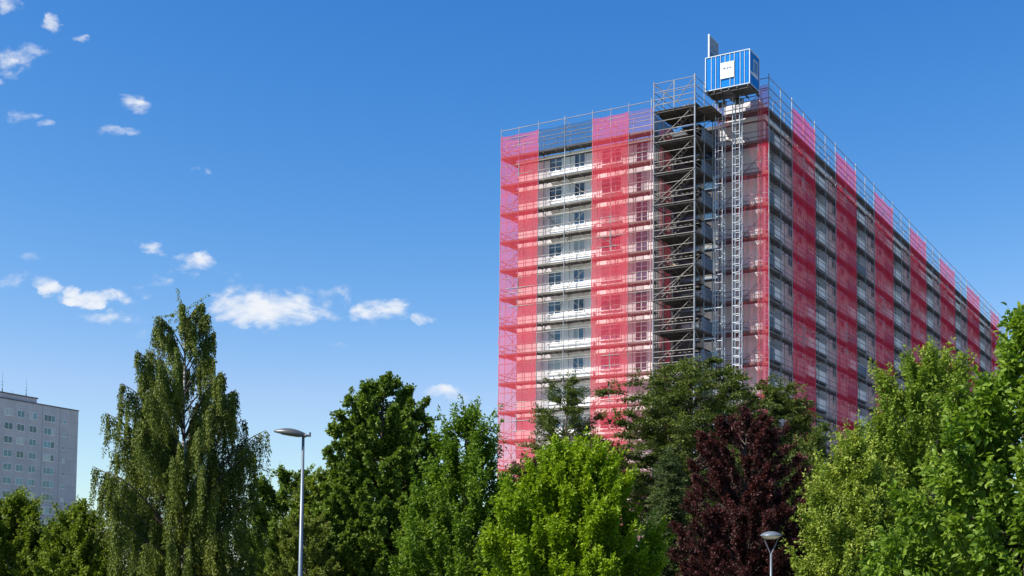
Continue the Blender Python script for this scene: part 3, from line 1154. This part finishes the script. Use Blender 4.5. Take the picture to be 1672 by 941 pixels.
# ------------------------------------------------------------------ trees
def leaf_mesh(name, P, Dir, Nrm, size, tone, material, parent, wide=0.55, fine=False, fold=0.22):
    n = len(P)
    Dir = Dir / (np.linalg.norm(Dir, axis=1, keepdims=True) + 1e-9)
    S = np.cross(Dir, Nrm)
    S /= (np.linalg.norm(S, axis=1, keepdims=True) + 1e-9)
    Nn = np.cross(S, Dir)
    L = size[:, None]
    if fine:
        # base, r1, r2, tip, l2, l1, mid
        V = np.stack([P, P + Dir * L * .28 + S * L * wide * .42 + Nn * L * fold * .5, P + Dir * L * .68 + S * L * wide * .36 + Nn * L * fold * .35,
                      P + Dir * L - Nn * L * .12, P + Dir * L * .68 - S * L * wide * .36 + Nn * L * fold * .35,
                      P + Dir * L * .28 - S * L * wide * .42 + Nn * L * fold * .5, P + Dir * L * .5], 1)
        tri = np.array([[0, 1, 6], [1, 2, 6], [2, 3, 6], [3, 4, 6], [4, 5, 6], [5, 0, 6]])
    else:
        V = np.stack([P, P + Dir * L * .45 + S * L * wide * .5 + Nn * L * fold * .5, P + Dir * L - Nn * L * .08,
                      P + Dir * L * .45 - S * L * wide * .5 + Nn * L * fold * .5], 1)
        tri = np.array([[0, 1, 2], [0, 2, 3]])
    k = V.shape[1]
    verts = V.reshape(-1, 3)
    faces = (tri[None] + (np.arange(n) * k)[:, None, None]).reshape(-1, 3)
    me = D.meshes.new(name)
    me.vertices.add(len(verts))
    me.vertices.foreach_set('co', verts.astype(np.float32).ravel())
    me.loops.add(faces.size)
    me.loops.foreach_set('vertex_index', faces.astype(np.int32).ravel())
    me.polygons.add(len(faces))
    me.polygons.foreach_set('loop_start', np.arange(0, faces.size, 3, dtype=np.int32))
    me.polygons.foreach_set('loop_total', np.full(len(faces), 3, dtype=np.int32))
    at_ = me.attributes.new('tone', 'FLOAT', 'POINT')
    at_.data.foreach_set('value', np.repeat(tone, k).astype(np.float32))
    me.materials.append(material)
    me.update(calc_edges=True)
    o = D.objects.new(name, me)
    COL.objects.link(o)
    o.parent = parent
    return o


def unit(v):
    return v / (np.linalg.norm(v, axis=-1, keepdims=True) + 1e-9)


def tree(name, label, cx, Y, outline, material, seed, style='upright', limbs=70, shoots=14, leaves=26, leaf=.13,
         shoot_len=.7, bark='bark', rise=.7, group=None, trunk_r=None, wide=.55, fine=False, up=.7, zb=None, jag=.16, depth=1.0, cat='tree', droop=.05, spire=1.0, spread=.42):
    rg = np.random.default_rng(seed)
    top = at(cx, outline[0][0], Y)
    bx = at(cx, 941, Y)
    H = top.z
    lean = np.array([top.x - bx.x, 0.0])
    t = empty(name, (bx.x, bx.y, 0), label, cat, group)
    zs = np.array([at(cx, py, Y).z for py, hw in outline])[::-1]
    rs = np.array([hw * Y / F for py, hw in outline])[::-1]
    zmin = zb if zb is not None else .9
    if zs[0] > zmin:
        zs = np.concatenate([[zmin], zs])
        rs = np.concatenate([[rs[0] * .85], rs])
    # lobed, uneven outline
    ph = rg.uniform(0, 6.28, 8)

    def R(z, th):
        base_ = np.interp(z, zs, rs)
        return base_ * (1 + jag * np.sin(3 * th + ph[0] + z * 1.3) * .6 + jag * np.sin(5 * th - z * 2.1 + ph[1]) * .6 + jag * .5 * np.sin(z * 4.2 + 2 * th + ph[2]))
    if style == 'upright':
        H0, H = H, H - .75 * shoot_len * spire
        zs = np.concatenate([zs[:1], zs[1:] * H / H0])
        rs = np.maximum(rs - .22 * shoot_len * spire, .05)
    tr = trunk_r or H * .014
    wob = rg.normal(0, 1, (9, 2)) * H * .006
    wob[0] = 0

    def trunk_at(z):
        q = np.clip(z / H, 0, 1)
        j = np.linspace(0, 1, 9)
        return np.array([np.interp(q, j, wob[:, 0]) + lean[0] * q, np.interp(q, j, wob[:, 1]), z])
    tm = MB()
    tz = np.linspace(0, H * .97, 12)
    tm.path([trunk_at(z) for z in tz], [max(.012, tr * (1 - q / (H * 1.02)) ** .8 * (1.35 if q < .01 else 1)) for q in tz], 8)
    # limb ends spread over the crown surface
    grid = np.linspace(zs[0], H * .985, 200)
    wts = np.interp(grid, zs, rs) + .12 * rs.max()
    cdf = np.cumsum(wts) / wts.sum()
    SP, SD, SL, ST = [], [], [], []
    for i in range(limbs):
        ze = np.interp((i + rg.uniform(.1, .9)) / limbs, cdf, grid)
        th = i * 2.39996 + rg.uniform(-.5, .5)
        re = max(.05, R(ze, th)) * rg.uniform(.82, 1.08)
        if rg.random() < .28:
            re *= rg.uniform(.45, .8)
        if style == 'weep' and ze > H * .45 and rg.random() < .25:
            re *= 1.22
        if style == 'weep':
            z_s = np.clip(ze - re * .9 - .4, .8, H * .95)
        else:
            z_s = np.clip(ze - rise * re - .1, min(zs[0], H * .12), H * .96)
        A = trunk_at(z_s)
        C = trunk_at(ze)
        B = C + np.array([re * math.cos(th), re * math.sin(th) * depth, 0])
        if style == 'weep':
            mid = A * .45 + B * .55 + np.array([0, 0, re * .22 + .25])
        elif style == 'spray':
            mid = A * .5 + B * .5 + np.array([0, 0, re * .12])
        else:
            mid = A * .5 + B * .5 - np.array([0, 0, re * .10])
        q = np.linspace(0, 1, 7)[:, None]
        curve = A * (1 - q) ** 2 + mid * 2 * q * (1 - q) + B * q ** 2
        Ln = np.linalg.norm(B - A)
        tm.mi = 1
        lr = max(.010, min(tr * .5, .012 * Ln + .008))
        tm.path(list(curve), [lr * (1 - .85 * x_) + .003 for x_ in np.linspace(0, 1, 7)], 5)
        out = np.array([math.cos(th), math.sin(th), 0])
        ns = max(4, int(shoots * (.45 + .55 * Ln / rs.max())))
        s0 = .25 if style != 'weep' else .18
        sq = s0 + (1 - s0) * rg.random(ns) ** (.62 if style != 'weep' else .6)
        sq[0] = 1.0
        pos = A * (1 - sq[:, None]) ** 2 + mid * 2 * (sq * (1 - sq))[:, None] + B * (sq ** 2)[:, None]
        rnd = unit(rg.normal(0, 1, (ns, 3)))
        if style == 'weep':
            d_ = np.array([0, 0, -1.0]) + out * .05 + rnd * .06
            ln = shoot_len * rg.uniform(.35, 1.25, ns) * (.55 + .45 * min(1, (H - ze) / (H * .35)))
            pos = pos + rnd * .06
        elif style == 'spray':
            d_ = out * .7 + rnd * np.array([.8, .8, .42]) + np.array([0, 0, .02 + up])
            ln = shoot_len * rg.uniform(.5, 1.2, ns)
        else:
            d_ = out * .38 + rnd * .42 + np.array([0, 0, up])
            ln = shoot_len * rg.uniform(.5, 1.3, ns)
            sq3 = min(3, ns)                 # a longer leafy spire at each limb end
            d_[:sq3] = out * .45 + rnd[:sq3] * .12 + np.array([0, 0, up * 1.1])
            ln[:sq3] = shoot_len * spire * rg.uniform(1.1, 1.7) * np.array([1, .8, .6])[:sq3]
            pos[:sq3] = B
        SP.append(pos)
        SD.append(unit(d_))
        SL.append(ln)
        ST.append(np.full(ns, rg.uniform(0, .5)) + rg.uniform(0, .25, ns))
    # leader shoots round the tip
    nl_ = 12
    SP.append(np.stack([trunk_at(z) for z in H * (1 - rg.uniform(.01, .12, nl_))]))
    dd = unit(rg.normal(0, 1, (nl_, 3)) * .5 + np.array([0, 0, .9 if style != 'weep' else -.8]))
    SD.append(dd)
    SL.append(np.full(nl_, shoot_len * .8))
    ST.append(rg.uniform(.3, .7, nl_))
    SP, SD, SL, ST = map(np.concatenate, (SP, SD, SL, ST))
    nsh = len(SP)
    q = rg.random((nsh, leaves)) ** .85
    if style == 'weep':
        sway = rg.normal(0, .04, (nsh, 1, 3)) * np.array([1, 1, 0])
        PP = SP[:, None] + SD[:, None] * (q * SL[:, None])[..., None] + sway * (q ** 2)[..., None] * 3
    else:
        bend = np.array([0, 0, -droop]) * (q ** 2)[..., None] * SL[:, None, None]
        PP = SP[:, None] + SD[:, None] * (q * SL[:, None])[..., None] + bend
    rnd = unit(rg.normal(0, 1, (nsh, leaves, 3)))
    if style == 'weep':
        PP = PP + rnd * np.array([.05, .05, .05])
        ld = rnd * .6 + np.array([0, 0, -.8])
        nm = rg.normal(0, 1, (nsh, leaves, 3))
    elif style == 'spray':
        PP = PP + rnd * leaf * spread * np.array([1.3, 1.3, .5])
        ld = rnd * np.array([1, 1, .4]) + SD[:, None] * .8 + np.array([0, 0, -.15])
        nm = rg.normal(0, .45, (nsh, leaves, 3)) + np.array([0, 0, 1.0])
    else:
        PP = PP + rnd * leaf * spread * (1.15 - .7 * q)[..., None]
        ld = rnd * .9 + SD[:, None] * .6 + np.array([0, 0, -.30])
        nm = rg.normal(0, .55, (nsh, leaves, 3)) + np.array([0, 0, .75]) + rnd * .3
    tone = np.clip(ST[:, None] * .8 + q * .5 - .1, 0, 1)
    sz = leaf * rg.uniform(.65, 1.25, (nsh, leaves)) * (1 - .25 * q)
    keep = PP[..., 2].ravel() > .35
    leaf_mesh('crown', PP.reshape(-1, 3)[keep], ld.reshape(-1, 3)[keep], nm.reshape(-1, 3)[keep], sz.ravel()[keep], tone.ravel()[keep], material, t, wide, fine)
    tm.build('trunk', [M[bark], M['bark']], t, True)
    return t


L = {
    'birch': leafmat('birch_leaf', [(.080, .110, .018), (.130, .165, .026), (.220, .245, .042)], 0.27),
    'maple': leafmat('maple_leaf', [(.068, .115, .018), (.122, .190, .026), (.210, .275, .040)], 0.27),
    'lime': leafmat('fresh_green_leaf', [(.060, .125, .012), (.110, .190, .016), (.190, .265, .024)], 0.35),
    'bright': leafmat('lime_green_leaf', [(.105, .195, .008), (.185, .285, .011), (.300, .380, .018)], 0.38),
    'purple': leafmat('purple_leaf', [(.028, .014, .014), (.056, .018, .020), (.120, .028, .028)], 0.22, .38),
    'olive': leafmat('yellow_green_leaf', [(.100, .165, .020), (.175, .255, .030), (.300, .355, .048)], 0.33),
    'pale': leafmat('pale_young_leaf', [(.130, .190, .024), (.220, .290, .040), (.360, .400, .070)], .28),
    'near': leafmat('glossy_green_leaf', [(.085, .165, .018), (.140, .230, .024), (.225, .305, .040)], 0.36, .38),
    'dark': leafmat('dark_green_leaf', [(.050, .078, .020), (.085, .120, .026), (.150, .180, .036)], 0.25),
    'fir': leafmat('conifer_spray', [(.042, .070, .022), (.072, .112, .028), (.125, .165, .036)], 0.22),
    'blue': leafmat('blue_green_spray', [(.048, .078, .030), (.078, .115, .040), (.130, .165, .058)], 0.21),
    'brown': leafmat('bronze_leaf', [(.050, .032, .018), (.085, .045, .026), (.120, .070, .032)], 0.27),
    'gold': leafmat('gold_green_leaf', [(.085, .135, .016), (.140, .195, .020), (.220, .260, .028)], 0.33),
}

tree('birch_tree', 'tall weeping birch with hanging leaf strands left of the street lamp', 300, 64,
     [(482, 26), (515, 46), (560, 58), (610, 92), (650, 98), (700, 116), (760, 128), (850, 128), (941, 122)], L['birch'], 2,
     'weep', limbs=140, shoots=34, leaves=64, leaf=.14, shoot_len=2.1, bark='birch_bark', zb=1.2, jag=.22, wide=.5, trunk_r=.17)
tree('maple_tree', 'tall rounded dark green maple with open crown right of the street lamp', 625, 62,
     [(612, 22), (632, 52), (670, 78), (720, 92), (770, 92), (830, 110), (941, 122)], L['maple'], 4,
     spire=.4, limbs=190, shoots=21, leaves=45, leaf=0.209, shoot_len=.55, rise=.9, wide=.75, up=.35, jag=.1, trunk_r=.19)
tree('hornbeam_tree', 'mid green pointed tree between the dark maple and the lime green tree', 765, 50,
     [(652, 8), (680, 28), (720, 48), (780, 72), (850, 100), (941, 120)], L['lime'], 7,
     limbs=106, shoots=21, leaves=38, leaf=0.182, shoot_len=1.00, rise=1.0, up=.9, jag=.2)
tree('hornbeam_tree', 'bright lime green bushy tree in front of the sunlit end wall', 937, 38,
     [(722, 30), (740, 62), (780, 92), (850, 118), (941, 138)], L['bright'], 9,
     spire=.6, limbs=168, shoots=22, leaves=38, leaf=0.153, shoot_len=0.85, rise=1.0, up=1.1, jag=.16)
tree('plum_tree', 'dark purple leaved tree behind the short park lamp', 1218, 58,
     [(664, 36), (690, 60), (740, 82), (800, 98), (870, 112), (941, 122)], L['purple'], 11,
     spire=.6, limbs=126, shoots=21, leaves=45, leaf=0.161, shoot_len=.6, rise=.9, up=.6, jag=.13)
tree('linden_tree', 'tall yellow green tree in front of the red striped long side', 1515, 52,
     [(556, 22), (580, 55), (630, 88), (700, 118), (780, 140), (870, 158), (941, 165)], L['olive'], 14,
     limbs=174, shoots=25, leaves=36, leaf=0.189, shoot_len=1.05, rise=1.0, up=.9, jag=.2)
tree('linden_tree', 'smaller pale yellow green tree right of the purple tree', 1392, 42,
     [(690, 8), (730, 26), (780, 48), (850, 74), (941, 92)], L['pale'], 15,
     limbs=87, shoots=20, leaves=38, leaf=0.154, shoot_len=0.85, rise=1.0, up=.9, jag=.22)
tree('chestnut_tree', 'big glossy bright green tree cut off by the right edge', 1672, 24,
     [(492, 4), (530, 16), (580, 34), (640, 76), (700, 112), (780, 150), (860, 185), (941, 205)], L['near'], 18,
     limbs=106, shoots=21, leaves=24, leaf=0.182, shoot_len=.5, rise=.8, up=.55, fine=True, wide=.62, jag=.2)
tree('young_tree', 'low fresh green feathery shrub tree below the tall yellow green tree', 1500, 31,
     [(805, 10), (830, 35), (870, 60), (941, 80)], L['near'], 21,
     limbs=58, shoots=17, leaves=45, leaf=0.108, shoot_len=.4, rise=.9, up=.7)
tree('larch_tree', 'broad dark green tree hiding the foot of the stair tower', 1128, 88,
     [(588, 34), (606, 70), (635, 104), (690, 128), (760, 134), (850, 122), (941, 110)], L['dark'], 23,
     'spray', limbs=210, shoots=17, leaves=40, leaf=0.269, shoot_len=1.2, rise=.35, up=.12, jag=.25, wide=.5)
tree('larch_tree', 'dark green tree behind the purple tree at the building corner', 1268, 92,
     [(622, 16), (640, 45), (680, 66), (740, 78), (820, 85), (941, 90)], L['dark'], 25,
     'spray', limbs=157, shoots=16, leaves=40, leaf=0.269, shoot_len=1.1, rise=.35, up=.12, jag=.25, wide=.5)
tree('larch_tree', 'feathery dark green pointed tree behind the lime green tree', 925, 86,
     [(620, 8), (645, 26), (680, 44), (730, 58), (800, 72), (941, 85)], L['dark'], 27,
     'spray', limbs=150, shoots=16, leaves=36, leaf=.22, shoot_len=1.0, rise=.6, up=.4, jag=.22, wide=.45)
tree('spruce_tree', 'dark green spruce standing between the lime green and the purple tree', 1090, 62,
     [(742, 3), (780, 12), (850, 24), (941, 34)], L['blue'], 29,
     'spray', limbs=108, shoots=13, leaves=40, leaf=0.168, shoot_len=.7, rise=-.1, up=.0, jag=.2, wide=.35)
tree('maple_tree', 'green bushy tree directly behind the street lamp pole', 468, 80,
     [(757, 18), (775, 42), (810, 62), (870, 74), (941, 80)], L['maple'], 31,
     limbs=77, shoots=20, leaves=43, leaf=0.224, shoot_len=.8, rise=.8, up=.5, wide=.7)
tree('maple_tree', 'lighter green tree leaning against the left side of the tall maple', 540, 72,
     [(760, 20), (790, 42), (850, 62), (941, 75)], L['gold'], 33,
     limbs=77, shoots=20, leaves=43, leaf=0.202, shoot_len=.75, rise=.8, up=.5, wide=.7)
tree('young_tree', 'low grey green shrub at the foot of the street lamp', 500, 58,
     [(835, 12), (860, 36), (900, 52), (941, 58)], L['birch'], 35,
     limbs=48, shoots=17, leaves=45, leaf=0.134, shoot_len=.5)
tree('maple_tree', 'green tree in front of the distant tower block at the left edge', 28, 74,
     [(797, 14), (815, 36), (850, 52), (941, 60)], L['gold'], 37,
     limbs=67, shoots=20, leaves=43, leaf=0.202, shoot_len=0.90, rise=.8, up=.5, wide=.7)
tree('maple_tree', 'yellowish green tree between the distant tower block and the birch', 132, 66,
     [(812, 8), (835, 24), (870, 44), (941, 66)], L['gold'], 39,
     limbs=67, shoots=20, leaves=43, leaf=0.179, shoot_len=0.90, rise=.8, up=.6, wide=.7)
tree('plum_tree', 'small bronze leaved tree beside the left edge of the end wall', 862, 78,
     [(735, 6), (760, 22), (800, 36), (941, 45)], L['brown'], 41,
     limbs=48, shoots=17, leaves=37, leaf=0.179, shoot_len=.8, rise=.7, up=.6)
tree('larch_tree', 'dark bush filling the gap between maple and pointed green tree', 690, 74,
     [(800, 10), (830, 40), (941, 70)], L['dark'], 43,
     limbs=58, shoots=17, leaves=40, leaf=0.224, shoot_len=.8)
tree('larch_tree', 'dark tree in the gap between the purple and the pale yellow green tree', 1330, 74,
     [(690, 8), (730, 30), (800, 45), (941, 60)], L['dark'], 45,
     limbs=67, shoots=18, leaves=40, leaf=0.213, shoot_len=.8, jag=.2)

# ------------------------------------------------------------------ light and sky
SUN_EL, = (rad(46),)
sx, sy = -0.93, -0.37          # horizontal direction towards the sun
ln = math.hypot(sx, sy)
sx, sy = sx / ln, sy / ln
sd = Vector((sx * math.cos(SUN_EL), sy * math.cos(SUN_EL), math.sin(SUN_EL)))
sun = D.lights.new('sun', 'SUN')
sun.energy = 4.8
sun.angle = rad(0.5)
sun.color = (1.0, 0.94, 0.85)
so = D.objects.new('sun', sun)
so.rotation_euler = sd.to_track_quat('Z', 'Y').to_euler()
so.location = (-60, -20, 80)
COL.objects.link(so)

wd = D.worlds.new('World')
SC.world = wd
wd.use_nodes = True
nt = wd.node_tree
bg = nt.nodes['Background']
sky = nt.nodes.new('ShaderNodeTexSky')
sky.sky_type = 'NISHITA'
sky.sun_disc = False
sky.sun_elevation = SUN_EL
sky.sun_rotation = math.atan2(sx, sy)
sky.air_density = 1.0
sky.dust_density = 0.35
sky.ozone_density = 2.6
# small fair weather clouds at fixed bearings
tc = nt.nodes.new('ShaderNodeTexCoord')
sep = nt.nodes.new('ShaderNodeSeparateXYZ')
nt.links.new(tc.outputs['Generated'], sep.inputs[0])


def mth(op, a, b=None, c=None):
    n = nt.nodes.new('ShaderNodeMath')
    n.operation = op
    for i, v in enumerate((a, b, c)):
        if v is None:
            continue
        if isinstance(v, (int, float)):
            n.inputs[i].default_value = v
        else:
            nt.links.new(v, n.inputs[i])
    return n.outputs[0]


ysafe = mth('MAXIMUM', sep.outputs['Y'], 0.05)
u = mth('DIVIDE', sep.outputs['X'], ysafe)
v = mth('DIVIDE', sep.outputs['Z'], ysafe)
cmb = nt.nodes.new('ShaderNodeCombineXYZ')
nt.links.new(u, cmb.inputs[0])
nt.links.new(v, cmb.inputs[1])


def noise(scale, detail, sx_, sy_, dist=0.0, rough=.6):
    mp = nt.nodes.new('ShaderNodeMapping')
    mp.inputs['Scale'].default_value = (sx_, sy_, 1)
    mp.inputs['Rotation'].default_value = (0, 0, .25)
    nt.links.new(cmb.outputs[0], mp.inputs['Vector'])
    n = nt.nodes.new('ShaderNodeTexNoise')
    n.inputs['Scale'].default_value = scale
    n.inputs['Detail'].default_value = detail
    n.inputs['Roughness'].default_value = rough
    n.inputs['Distortion'].default_value = dist
    nt.links.new(mp.outputs[0], n.inputs['Vector'])
    return n


nz = noise(14, 9, 1.0, 1.9, .6)
nz2 = noise(48, 6, 1.0, 1.6, .3)
# warp the lookup so the outlines come out ragged
wrp = noise(16, 5, 1, 1.3)
sepw = nt.nodes.new('ShaderNodeSeparateColor')
nt.links.new(wrp.outputs['Color'], sepw.inputs[0])
uw = mth('ADD', u, mth('MULTIPLY', mth('SUBTRACT', sepw.outputs[0], .5), .075))
vw = mth('ADD', v, mth('MULTIPLY', mth('SUBTRACT', sepw.outputs[1], .5), .045))
# (px, py, half width px, half height px, strength)
CL = [(420, 492, 62, 26, 1.0), (500, 484, 58, 22, 1.0), (455, 510, 75, 17, .95), (535, 480, 26, 14, .8), (388, 488, 24, 18, .8), (620, 506, 40, 18, .85), (686, 523, 18, 9, .7),
      (150, 488, 42, 11, .8), (122, 476, 18, 9, .7), (76, 470, 20, 10, .7), (20, 455, 22, 12, .75), (310, 428, 30, 14, .85),
      (252, 408, 22, 8, .75), (262, 454, 18, 9, .55), (228, 468, 14, 12, .45), (190, 520, 48, 8, .4), (370, 440, 24, 12, .35), (45, 95, 33, 17, .7), (88, 32, 14, 12, .55),
      (10, 5, 20, 12, .55), (228, 165, 24, 12, .6), (182, 212, 26, 9, .5), (5, 132, 18, 14, .55), (45, 184, 14, 8, .5), (108, 95, 9, 11, .4), (120, 70, 10, 8, .4), (75, 202, 12, 7, .35), (325, 285, 14, 8, .6),
      (720, 632, 38, 9, .45), (525, 578, 42, 6, .35), (240, 545, 40, 8, .3), (30, 420, 40, 8, .25), (760, 645, 20, 7, .3)]
acc = None
for (px, py, hw, hh, st_) in CL:
    d_ = ray(px, py)
    u0, v0 = d_.x / d_.y, d_.z / d_.y
    a_ = mth('MULTIPLY', mth('SUBTRACT', uw, u0), F / (hw * 1.55))
    b_ = mth('MULTIPLY', mth('SUBTRACT', vw, v0), F / (hh * 1.7))
    r_ = mth('ADD', mth('MULTIPLY', a_, a_), mth('MULTIPLY', b_, b_))
    e_ = mth('MULTIPLY', mth('SUBTRACT', 1.0, mth('MINIMUM', r_, 1.0)), st_)
    acc = e_ if acc is None else mth('MAXIMUM', acc, e_)
fac = mth('ADD', mth('MULTIPLY', mth('SUBTRACT', nz.outputs['Fac'], .5), 3.9), mth('MULTIPLY', mth('SUBTRACT', nz2.outputs['Fac'], .5), 1.6))
den = mth('ADD', mth('MULTIPLY', acc, 1.0), mth('MULTIPLY', fac, mth('MINIMUM', mth('MULTIPLY', acc, 2.5), 1.0)))
mr = nt.nodes.new('ShaderNodeMapRange')
mr.interpolation_type = 'SMOOTHSTEP'
mr.inputs['From Min'].default_value = 0.12
mr.inputs['From Max'].default_value = 1.3
mr.inputs['To Max'].default_value = 0.95
nt.links.new(den, mr.inputs['Value'])
front_only = mth('GREATER_THAN', sep.outputs['Y'], 0.06)
alpha = mth('MULTIPLY', mr.outputs['Result'], front_only)
mixc = nt.nodes.new('ShaderNodeMixRGB')
nt.links.new(alpha, mixc.inputs['Fac'])
# clear deep blue air: each channel of the physical sky through its own contrast curve
sps = nt.nodes.new('ShaderNodeSeparateColor')
nt.links.new(sky.outputs[0], sps.inputs[0])
cbs = nt.nodes.new('ShaderNodeCombineColor')
for ch, (g_, a_, lim) in enumerate(((2.35, 4.45, 0.80), (1.31, 1.08, 1.0), (0.80, 0.85, 1.25))):
    r_ = mth('MULTIPLY', sps.outputs[ch], 0.1)
    c_ = mth('MULTIPLY', mth('POWER', r_, g_), a_)
    c_ = mth('MINIMUM', c_, mth('MULTIPLY', r_, lim))
    nt.links.new(mth('MULTIPLY', c_, 10.0), cbs.inputs[ch])
nt.links.new(cbs.outputs[0], mixc.inputs['Color1'])
SKY = 0.10
mixc.inputs['Color2'].default_value = (0.52 / SKY, 0.535 / SKY, 0.56 / SKY, 1)
nt.links.new(mixc.outputs[0], bg.inputs['Color'])
bg.inputs['Strength'].default_value = SKY

SC.view_settings.view_transform = 'Standard'
SC.view_settings.look = 'None'
SC.view_settings.exposure = 0.8
SC.view_settings.gamma = 1.0
SC.render.engine = 'CYCLES'
SC.cycles.max_bounces = 8
SC.cycles.transparent_max_bounces = 24
SC.cycles.use_denoising = True
